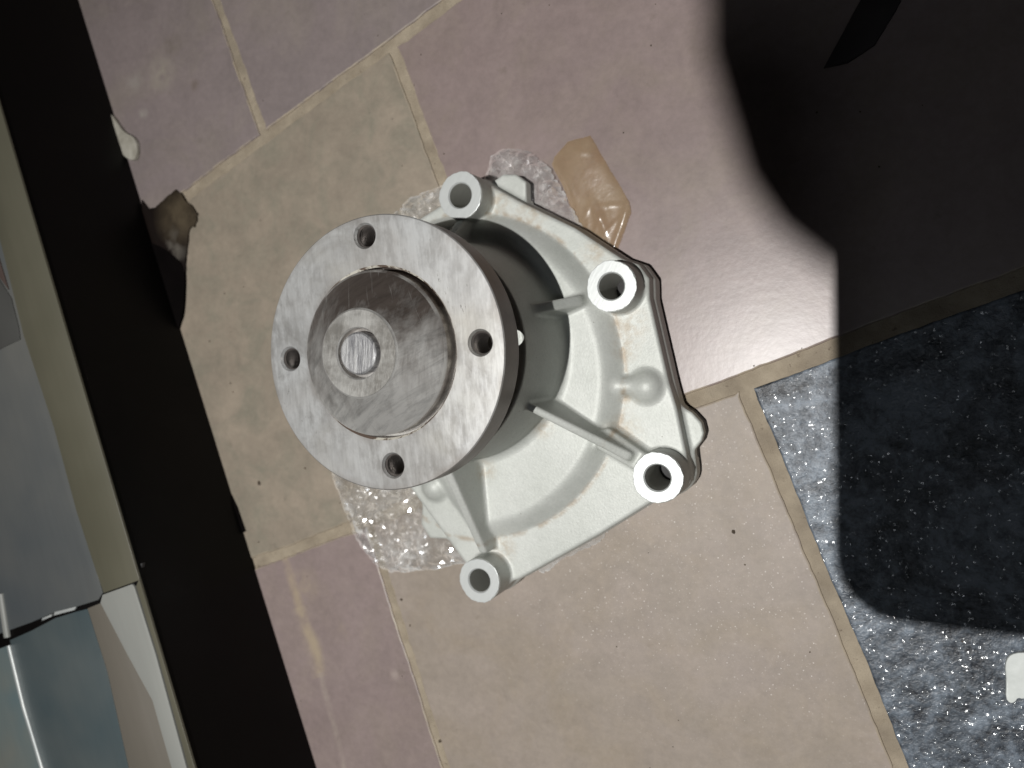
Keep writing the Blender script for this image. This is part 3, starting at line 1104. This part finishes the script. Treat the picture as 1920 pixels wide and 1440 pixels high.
def wrap_z(x, y, edge):
    bd = base_dist(x, y)
    w = min(1.0, max(0.0, (bd - 0.8) / 6.0))
    rim = min(1.0, edge / 6.0 + 0.35)
    # sharp little facets: folds run along two slanted directions
    a = abs(noise.noise(Vector((x * 0.10 + y * 0.05, y * 0.16 - x * 0.06, 11.0))))
    b = abs(noise.noise(Vector((x * 0.22 - y * 0.13, y * 0.16 + x * 0.07, 4.0))))
    c = noise.noise(Vector((x * 0.7, y * 0.7, 8.0)))
    k = (2.8 * (1 - 2.0 * a) + 1.7 * (1 - 2.2 * b) + 0.5 * c) * (1.4 if y > 60 else 0.8)
    return 0.35 + 0.3 * crumple(x, y, 0.05, 1.0) + w * rim * max(0.0, 2.4 + k)


film = mat_film("clear_plastic_film", (0.83, 0.838, 0.845), (0.85, 0.85, 0.84), 0.13, (0.04, 0.28), 5.0, True)
v, f = film_sheet(WRAP, 1.9, wrap_z)
wme = mesh_from("plastic_wrap", v, f, False)
_wx, _wy = np.array([p[0] for p in v], np.float32)[:, None], np.array([p[1] for p in v], np.float32)[:, None]
w_edge = -sdf_poly([p[0] for p in WRAP], [p[1] for p in WRAP], _wx, _wy)[:, 0]
ca = wme.attributes.new("crease", 'FLOAT', 'POINT')
ca.data.foreach_set("value", [max(0.8 * max(0.0, 1 - e / 1.6) * (0.3 + 0.7 * abs(noise.noise(Vector((x * 0.1, y * 0.1, 6))))),
                                  min(1.0, max(0.0, (1 - 9.0 * abs(noise.noise(Vector((x * 0.10 + y * 0.05, y * 0.16 - x * 0.06, 11.0))))))) * max(0.0, 0.45 + noise.noise(Vector((x * 0.05, y * 0.05, 3)))))
                             for (x, y, z), e in zip(v, w_edge)])
wrap = link("plastic_wrap", wme, film)
tag(wrap, "crumpled clear plastic bag spread under the metal pump", "plastic wrap")

# ================================================================== BROWN TAPE beside the pump
TAPE = [(38.5, 100.5), (39.9, 104.5), (47.7, 111.6), (60.1, 113.6), (81.8, 77.0), (82.5, 72), (75.5, 53), (70, 50), (60, 58), (52, 70), (45, 88)]


def tape_z(x, y, edge):
    a = Vector((82, 78)); b = Vector((74.5, 54))
    u = (b - a).normalized()
    s = abs((x - a.x) * -u.y + (y - a.y) * u.x)
    ridge = 1.3 * math.exp(-(s / 2.2) ** 2)
    c = Vector((60, 84)); e = Vector((68, 66))
    u2 = (e - c).normalized()
    s2 = abs((x - c.x) * -u2.y + (y - c.y) * u2.x)
    along = max(0.0, min(1.0, 1 - abs((x - 66) * u2.x + (y - 70) * u2.y) / 16))
    ridge2 = 1.5 * along * math.exp(-(s2 / 2.4) ** 2)
    for (ax_, ay_, bx_, by_, hh_, sg_) in ((62, 60, 68, 74, 0.9, 1.0), (66, 58, 77, 70, 0.9, 1.1), (56, 68, 62, 80, 0.8, 1.3), (64, 76, 79, 76, 0.7, 1.2), (50, 106, 62, 104, 0.8, 2.0), (46, 92, 54, 78, 0.6, 1.5)):
        q_ = Vector((bx_ - ax_, by_ - ay_)); L_ = q_.length; q_.normalize()
        al_ = (x - ax_) * q_.x + (y - ay_) * q_.y
        s3_ = -(x - ax_) * q_.y + (y - ay_) * q_.x
        ridge += 0.5 * hh_ * math.exp(-(s3_ / sg_) ** 2) * max(0.0, 1 - abs(al_ / L_ - 0.5) * 1.7)
    return 2.2 + ridge + ridge2 + 1.0 * noise.noise(Vector((x * 0.035, y * 0.035, 2.0))) + 0.5 * max(0.0, (78 - y) / 22) * (0.5 - abs(noise.noise(Vector((x * 0.14 + y * 0.03, y * 0.05, 7.0))))) * 3 - 1.6 * math.exp(-edge / 3.0)


tape_m = mat_film("brown_packing_tape", (0.88, 0.79, 0.65), (0.58, 0.46, 0.31), 0.27, (0.08, 0.34), 2.4)
v, f = film_sheet(TAPE, 0.7, tape_z, jag=0.3, seed=4.0)
tape = link("packing_tape", mesh_from("packing_tape", v, f, True), tape_m)
tag(tape, "strip of brown packing tape stuck to the plastic above the pump", "tape")

# ================================================================== DARK SCRAP against the cabinet
SCRAP0 = [(-264, 104), (-258, 97.5), (-251.3, 98.1), (-243, 103), (-232.3, 108.6), (-228, 106), (-224.4, 100.9), (-218, 96.5), (-213.7, 91.3), (-214.5, 86), (-216.8, 82.7), (-219, 83.5), (-221.6, 80.2),
          (-224.0, 66), (-225.5, 52), (-238, 50), (-264, 66)]
SCRAP = []
for i_, p_ in enumerate(SCRAP0):
    q_ = SCRAP0[(i_ + 1) % len(SCRAP0)]
    for k_ in range(5):
        t_ = k_ / 5
        x_, y_ = p_[0] + (q_[0] - p_[0]) * t_, p_[1] + (q_[1] - p_[1]) * t_
        SCRAP.append((x_ + 0.7 * noise.noise(Vector((x_ * 0.5, y_ * 0.5, 2))), y_ + 0.7 * noise.noise(Vector((x_ * 0.5, y_ * 0.5, 9)))))
bm = prism(SCRAP, 0.3, 1.6, 0.3)
scrap_m, nt, b = new_mat("dark_brown_scrap")
n = N(nt)
sp_ = n.spot((-228, 92, 1), 26)
c = n.mix(n.math('MULTIPLY', sp_, n.maprange(n.noise(90, 5, 0.65), 0.3, 0.6, 0.45, 1.1), clamp=True), (0.010, 0.007, 0.006), (0.085, 0.066, 0.043))
pl_ = n.math('MULTIPLY', n.ramp(n.noise(70, 3), [(0.5, 0.0), (0.66, 1.0)]), n.spot((-236, 70, 1), 16))
c = n.mix(pl_, c, (0.12, 0.108, 0.092))
setp(nt, b, color=c, rough=0.6, spec=0.08, normal=n.bump(n.noise(120, 4), 0.4, 0.001))
scrap = link("tape_scrap", from_bm("tape_scrap", bm, True, 40), scrap_m)
tag(scrap, "torn dark brown tape scrap on the floor against the black cabinet side", "scrap")

# pale chip
def chaikin(p, k=2):
    for _ in range(k):
        q = []
        for i in range(len(p)):
            a, b_ = p[i], p[(i + 1) % len(p)]
            q += [(a[0] * .75 + b_[0] * .25, a[1] * .75 + b_[1] * .25), (a[0] * .25 + b_[0] * .75, a[1] * .25 + b_[1] * .75)]
        p = q
    return p


CHIP = [(-292, 166), (-288.0, 163.5), (-281, 154.5), (-276.1, 150.5), (-270, 148), (-266.3, 144.2), (-265.6, 139), (-266.8, 132.0), (-271.5, 131.0), (-280, 135.5), (-287, 148)]
bm = prism(chaikin(CHIP), 0.4, 3.2, 0.5)
for vt in bm.verts:
    if vt.co.z > 2:
        vt.co.z += 0.9 * noise.noise(Vector((vt.co.x * 0.15, vt.co.y * 0.15, 0)))
chip = link("paint_chip", from_bm("paint_chip", bm, True, 40), mat_plain("pale_flake", (0.30, 0.28, 0.23), (0.47, 0.45, 0.39), 150, 0.6, 0.5))
tag(chip, "pale broken flake lying beside the black cabinet edge", "chip")

# white scrap at the lower right
BLOB = [(253.2, -137.4), (254.3, -133.6), (256.9, -131.8), (261.2, -130.6), (268.1, -131.4), (269.5, -147.7), (262.7, -150.1), (260.4, -151.7), (258.4, -151.4), (257.5, -153.7), (255.5, -154.6), (253.8, -152.5), (254.0, -145.7)]
bm = prism(chaikin(BLOB, 1), 0.3, 1.8, 0.5)
for vt in bm.verts:
    if vt.co.z > 1.2:
        vt.co.z += 0.7 * noise.noise(Vector((vt.co.x * 0.2, vt.co.y * 0.2, 4)))
blob = link("paper_scrap", from_bm("paper_scrap", bm, True, 40), mat_plain("white_paper", (0.60, 0.63, 0.61), (0.72, 0.75, 0.73), 160, 0.7, 0.2))
tag(blob, "small white scrap on the black speckled tile", "paper scrap")

# thin black thing in the shadow, top right
WEDGE = [(174.0, 132.3), (182.8, 148.6), (190.4, 162.9), (200.0, 172.9), (211.8, 170.7), (203.7, 153.5), (195.3, 139.5), (184.3, 133.3)]
bm = prism(WEDGE, 0.3, 2.6, 0.5)
wedge = link("black_strip", from_bm("black_strip", bm, True, 40), mat_plain("matt_black_strip", (0.035, 0.03, 0.03), (0.06, 0.05, 0.05), 40, 0.6, 0.1, 0, 0.2))
tag(wedge, "pointed black strip lying in the dark shadow at the top right", "strip")

# ================================================================== LOW CABINET on the left
ZT = 86.0
E0, E1 = Vector((-282.3, 146.3)), Vector((-137.4, -228.2))      # its front top edge
eu = (E1 - E0).normalized()
en = Vector((-eu.y, eu.x))
if en.x > 0: en = -en                                            # points into the cabinet
def EP(s, d):
    """point on the cabinet top: s mm along the front edge from E0, d mm inward"""
    p = E0 + eu * s + en * d
    return (p.x, p.y)
def sd(x, y):
    v = Vector((x, y)) - E0
    return v.dot(eu), v.dot(en)

cab = empty("metal_cabinet", (-330, 0, 0))
tag(cab, "low cabinet with grey sheet metal top and black side, at the left", "cabinet")

black_m = mat_plain("black_gloss_paint", (0.0025, 0.0022, 0.0022), (0.004, 0.0032, 0.0032), 20, 0.42, 0.05, 0, 0.12)
side_poly = [EP(-420, 0.6), EP(700, 0.6), EP(700, 420), EP(-420, 420)]
link("side_panel", from_bm("side_panel", prism(side_poly, 0.4, ZT - 1.6, 0.6), True, 40), black_m, cab)

flat_m = mat_plain("flat_black", (0.003, 0.0025, 0.0025), (0.005, 0.004, 0.004), 40, 0.9, 0.1, 0, 0.02)  # flat black pieces on the floor, continuing the side panel's outline
link("torn_edge", from_bm("torn_edge", prism([(-189, -96), (-184, -104), (-177.2, -119.8), (-179.6, -120.6), (-176.5, -132), (-173.6, -140), (-172.4, -144.5), (-174.6, -150), (-186, -126)], 0.4, 1.2, 0.2), True, 40), flat_m, cab)
link("torn_edge", from_bm("torn_edge", prism(chaikin([(-262, 76), (-244, 70), (-233, 63), (-226.5, 57.5), (-225, 50), (-225.6, 40), (-226.3, 32), (-227.5, 24), (-231.0, 17.0), (-234, 8), (-250, 30), (-262, 60)], 1), 0.9, 2.2, 0.2), True, 40), flat_m, cab)

def strip(name, pts, z, mat, th=1.4, bevel=0.4):
    return link(name, from_bm(name, prism(pts, z - th, z, bevel), True, 40), mat, cab)

def metal(name, c0, c1, scale=6, rough=0.35, metalv=0.3):
    m, nt, b = new_mat(name)
    n = N(nt)
    ang = math.atan2(eu.y, eu.x)
    f1 = n.noise(scale, 3, 0.5)
    f2 = n.noise(1, 3, 0.6, co=n.mapping((25, 260, 25), (0, 0, -ang)))
    c = n.mix(n.ramp(f1, [(0.3, 0.0), (0.7, 1.0)]), c0, c1)
    c = n.mix(0.12, c, n.ramp(f2, [(0.3, 0.6), (0.7, 1.0)]), 'MULTIPLY')
    setp(nt, b, color=c, rough=rough, metal=metalv, normal=n.bump(n.noise(90, 3), 0.04, 0.001))
    return m

m_beige = metal("beige_reflection", (0.09, 0.086, 0.060), (0.125, 0.118, 0.086), 9, 0.42, 0.0)  # strip colours imitate reflections in the metal top
m_grey = metal("grey_sheet_metal", (0.088, 0.10, 0.108), (0.155, 0.155, 0.145), 10, 0.36, 0.15)
m_teal = metal("blue_grey_sheet_metal", (0.062, 0.092, 0.105), (0.125, 0.14, 0.138), 12, 0.34, 0.15)
m_brown = metal("taupe_reflection", (0.135, 0.122, 0.098), (0.155, 0.14, 0.118), 8, 0.45, 0.0)
m_pale = metal("pale_grey_reflection", (0.255, 0.26, 0.245), (0.30, 0.305, 0.285), 8, 0.45, 0.0)
m_dark = metal("dark_lining", (0.018, 0.018, 0.02), (0.03, 0.03, 0.03), 8, 0.6, 0.0)
m_bright = metal("bright_highlight", (0.40, 0.43, 0.43), (0.58, 0.60, 0.59), 60, 0.42, 0.3)  # highlights on ridge and seam, given as a bright colour

# seam runs across the top at these points
SEAM = [(-298.4, -179.1), (-268.8, -167.6), (-246.9, -158.2), (-228.6, -152.6), (-210.0, -145.8), (-205.4, -140.5), (-180.8, -131.2)]
s_b = [(-283.2, 57.4), (-267.9, 10.0), (-243.5, -44.6), (-225.8, -94.0), (-210.7, -128.0), (-206.2, -139.6)]
# upper part: blurred reflections as a beige rim strip + grey sheet
far = 420
rim = [EP(-420, 0), EP(sd(-180.2, -130.4)[0] - 1, 0)] + [(-181.4, -130.4)] + [(-205.0, -139.4)] + s_b[::-1][1:] + [(-300, 104), (-370, 300)]
rim_pts = [EP(-420, 0), EP(sd(-180.6, -130.2)[0], 0), (-204.9, -139.6)] + s_b[::-1][1:] + [(-299, 104), EP(-420, 48)]
strip("edge_reflection", rim_pts, ZT, m_beige)
top_pts = [EP(-420, 48.6), (-299.6, 104)] + [(x - 0.5, y - 0.2) for x, y in s_b] + [(-210.6, -144.6), (-229.2, -151.2), (-247.4, -156.8), (-269.2, -166.2), (-298.8, -177.6)] + [(-520, -266), EP(-420, 420)]
strip("top_panel", top_pts, ZT - 0.8, m_grey)
# reflections on the upper panel, built as a dark and a pink patch
strip("dark_reflection", [(-330, 70), (-289, 44), (-278, 32), (-272.0, 14), (-271, 7), (-289, 1.4), (-330, -14)], ZT - 0.2, metal("dark_grey_patch", (0.055, 0.055, 0.052), (0.075, 0.075, 0.07), 12, 0.5, 0.0), 0.9, 0.2)
strip("pink_reflection", [(-330, 92), (-292, 66), (-280, 37), (-289.6, 46), (-330, 72)], ZT - 0.1, metal("pinkish_patch", (0.075, 0.052, 0.046), (0.09, 0.065, 0.055), 12, 0.5, 0.0), 0.9, 0.2)
# dark gap below the seam
strip("seam_lining", [(-520, -274), (-182, -134), (-178, -120), (-300, -150), (-520, -250)], ZT - 4.0, m_dark, 2.0, 0.1)
strip("seam_highlight", [(-247.5, -158.6), (-229.4, -152.8), (-227.6, -150.4), (-246.6, -156.2)], ZT + 0.5, m_bright, 1.2, 0.3)  # bright highlights along the seam, built as small strips
strip("seam_highlight", [(-258.5, -163.4), (-249.8, -159.6), (-249.2, -158.0), (-258.0, -161.6)], ZT + 0.4, m_bright, 1.2, 0.3)
# lower part: coloured strips stand in for blurred reflections
low_s = [(-299.5, -183.0), (-269.6, -170.8), (-248.0, -161.4), (-229.0, -155.6), (-219.8, -155.0)]
teal = low_s + [(-204.6, -185.9), (-189.2, -239.6), (-160, -360), (-330, -430), (-262.5, -258.0), (-278.0, -221.4), (-291.0, -180.6)]
strip("sheet_reflection", [(-290.2, -180.6), (-269.6, -171.4), (-248.0, -160.6), (-229.0, -153.9), (-219.6, -151.0), (-204.6, -185.9), (-189.2, -239.6), (-158, -360), (-215, -380), (-262.5, -256.2), (-277.9, -221.2)], ZT - 0.6, m_teal)
strip("brown_reflection", [(-219.2, -150.6), (-207.4, -145.6), (-186.8, -172.6), (-168.0, -195.8), (-154.5, -231.9), (-118, -340), (-157, -360.5), (-188.6, -239.6), (-204.0, -185.9)], ZT - 0.3, m_brown)
strip("pale_reflection", [(-207.2, -145.4), (-205.2, -140.4), (-181.4, -131.2), (-179.6, -132.4), (-164.3, -169.0), (-142.9, -229.2), (-104, -330), (-117.5, -340), (-154.1, -231.9), (-167.6, -195.8), (-186.4, -172.6)], ZT + 0.6, m_pale)
s_end = sd(-180.6, -130.6)[0]
strip("edge_reflection", [EP(s_end - 1.2, 0), EP(700, 0), EP(700, 60), (-103.4, -330), (-142.3, -229.2), (-163.7, -169.0), (-179.0, -132.4)], ZT, m_beige)
# folded ridge, bevel highlight in its colour; reflection sheet left of it
def ribbon(name, pts, w, z, mat):
    bm = bmesh.new()
    rings = []
    for i, p in enumerate(pts):
        a = Vector(pts[max(0, i - 1)]); b_ = Vector(pts[min(len(pts) - 1, i + 1)])
        u = (b_ - a).normalized(); nn = Vector((-u.y, u.x))
        ring = []
        for k in range(9):
            t = math.pi * k / 8
            q = Vector(p) + nn * (w * math.cos(t))
            ring.append(bm.verts.new((q.x, q.y, z + w * 0.8 * math.sin(t))))
        rings.append(ring)
    for A, B in zip(rings[:-1], rings[1:]):
        for k in range(8):
            bm.faces.new((A[k], A[k + 1], B[k + 1], B[k]))
    return link(name, from_bm(name, bm, True, 60), mat, cab)
ribbon("folded_ridge", [(-297.6, -152.0), (-292.5, -179.0)], 2.6, ZT - 1.2, m_pale)
ribbon("folded_ridge", [(-291.0, -184.0), (-278.7, -221.2), (-263.5, -256.2), (-220, -360)], 1.7, ZT - 0.8, m_bright)
strip("sheet_reflection", [(-294, -185.0), (-281.5, -222.0), (-266, -257.5), (-222, -362), (-300, -420), (-520, -420), (-520, -276)], ZT - 0.9,
      metal("pale_beige_reflection", (0.20, 0.195, 0.165), (0.10, 0.16, 0.18), 14, 0.42, 0.1))
strip("carcass", [EP(-419, 4), EP(699, 4), EP(699, 418), EP(-419, 418)], ZT - 3.2, m_dark, 1.0, 0.2)

# ================================================================== small dirt on the floor
rnd = random.Random(11)
dv, df = [], []
def crumb(x, y, r):
    s = len(dv)
    n_ = 6
    top = []
    for i in range(n_):
        a = 2 * math.pi * i / n_
        k = r * rnd.uniform(0.7, 1.3)
        dv.append((x + k * math.cos(a), y + k * math.sin(a), 0.02))
    dv.append((x + rnd.uniform(-.3, .3) * r, y, r * rnd.uniform(0.5, 0.9)))
    for i in range(n_):
        df.append((s + i, s + (i + 1) % n_, s + n_))
for x, y, r in ((-165.8, -86.8, 1.5), (-128.5, -74.6, 0.8), (-206.2, 6.1, 0.7), (-188.7, -21.5, 0.7), (-186.6, -27.4, 0.5), (-167, -126, 0.7), (-32, -232, 1.1), (136, -90, 1.2), (60, -100, 1.0), (45, -110, 0.8),
                (-58, -150, 0.9), (-52, -165, 0.7)):
    crumb(x, y, r)
for i in range(70):
    x, y = rnd.uniform(-230, 240), rnd.uniform(-250, 200)
    crumb(x, y, rnd.uniform(0.18, 0.5))
dirt = link("dirt_crumbs", mesh_from("dirt_crumbs", dv, df, False), mat_plain("dark_dirt", (0.05, 0.04, 0.03), (0.12, 0.09, 0.06), 300, 0.9, 0.3))
tag(dirt, "tiny dark dirt crumbs scattered over the floor tiles", "dirt", kind="stuff")

# ================================================================== the photographer's phone and sleeve, which throw the big shadow
xa = Vector((_R[0][0], _R[1][0], _R[2][0]))      # camera right
ya = Vector((_R[0][1], _R[1][1], _R[2][1]))      # camera up
za = Vector((_R[0][2], _R[1][2], _R[2][2]))      # away from the subject
def rounded(x0_, x1_, y0_, y1_, r):
    pts = []
    for cx_, cy_, a0 in ((x1_ - r, y1_ - r, 0), (x0_ + r, y1_ - r, 90), (x0_ + r, y0_ + r, 180), (x1_ - r, y0_ + r, 270)):
        for k in range(9):
            a = math.radians(a0 + k * 90 / 8)
            pts.append((cx_ + r * math.cos(a), cy_ + r * math.sin(a)))
    return pts
bm = prism(rounded(-53, 44, -121, 44, 22), 0, 9, 2.0)
phone_me = from_bm("smartphone", bm, True, 40)
phone = link("smartphone", phone_me, mat_plain("black_phone_case", (0.01, 0.01, 0.01), (0.015, 0.015, 0.015), 30, 0.5))
mw = Matrix(((xa.x, ya.x, za.x), (xa.y, ya.y, za.y), (xa.z, ya.z, za.z))).to_4x4()
phone.matrix_world = Matrix.Translation((CAM + za * 4.0) * S) @ mw
tag(phone, "black phone held above the floor, throwing the square shadow at the right", "phone")

# sleeve: a bent, tapering, creased tube
path = [Vector((126.7, -14, 850)), Vector((129, 10, 850)), Vector((138, 66, 852)), Vector((160, 160, 860)), Vector((200, 300, 900)), Vector((260, 440, 990))]
sv, sf, ns, rings = [], [], 28, []
M_ = 40
def pt(t):
    k = t * (len(path) - 1); i = min(int(k), len(path) - 2); w = k - i
    return path[i].lerp(path[i + 1], w)
for i in range(M_ + 1):
    t = i / M_
    c = pt(t); u = (pt(min(1, t + 0.02)) - pt(max(0, t - 0.02))).normalized()
    a = u.cross(Vector((0, 0, 1))).normalized(); b_ = a.cross(u)
    r = 42 + 22 * t
    if i < 6:
        th_ = i / 6 * math.pi / 2
        r = 42 * max(0.05, math.sin(th_))
        c0 = path[0] - (path[1] - path[0]).normalized() * 42 * math.cos(th_)
        u = (path[1] - path[0]).normalized(); a = u.cross(Vector((0, 0, 1))).normalized(); b_ = a.cross(u)
    else:
        c0 = pt((i - 6) / (M_ - 6))
    ring = []
    for k in range(ns):
        an = 2 * math.pi * k / ns
        rr = r * (1 + 0.05 * noise.noise(Vector((math.cos(an) * 1.5, math.sin(an) * 1.5, t * 9))))
        p = c0 + (a * math.cos(an) + b_ * math.sin(an)) * rr
        ring.append(len(sv)); sv.append(tuple(p))
    rings.append(ring)
for A, B in zip(rings[:-1], rings[1:]):
    for k in range(ns):
        sf.append((A[k], A[(k + 1) % ns], B[(k + 1) % ns], B[k]))
sf.append(tuple(rings[0][::-1])); sf.append(tuple(rings[-1]))
sleeve = link("jacket_sleeve", mesh_from("jacket_sleeve", sv, sf, True, 60), mat_plain("dark_cloth", (0.02, 0.02, 0.022), (0.03, 0.03, 0.034), 80, 0.9, 0.3))
tag(sleeve, "dark jacket sleeve above the floor, throwing the rounded soft shadow", "sleeve")
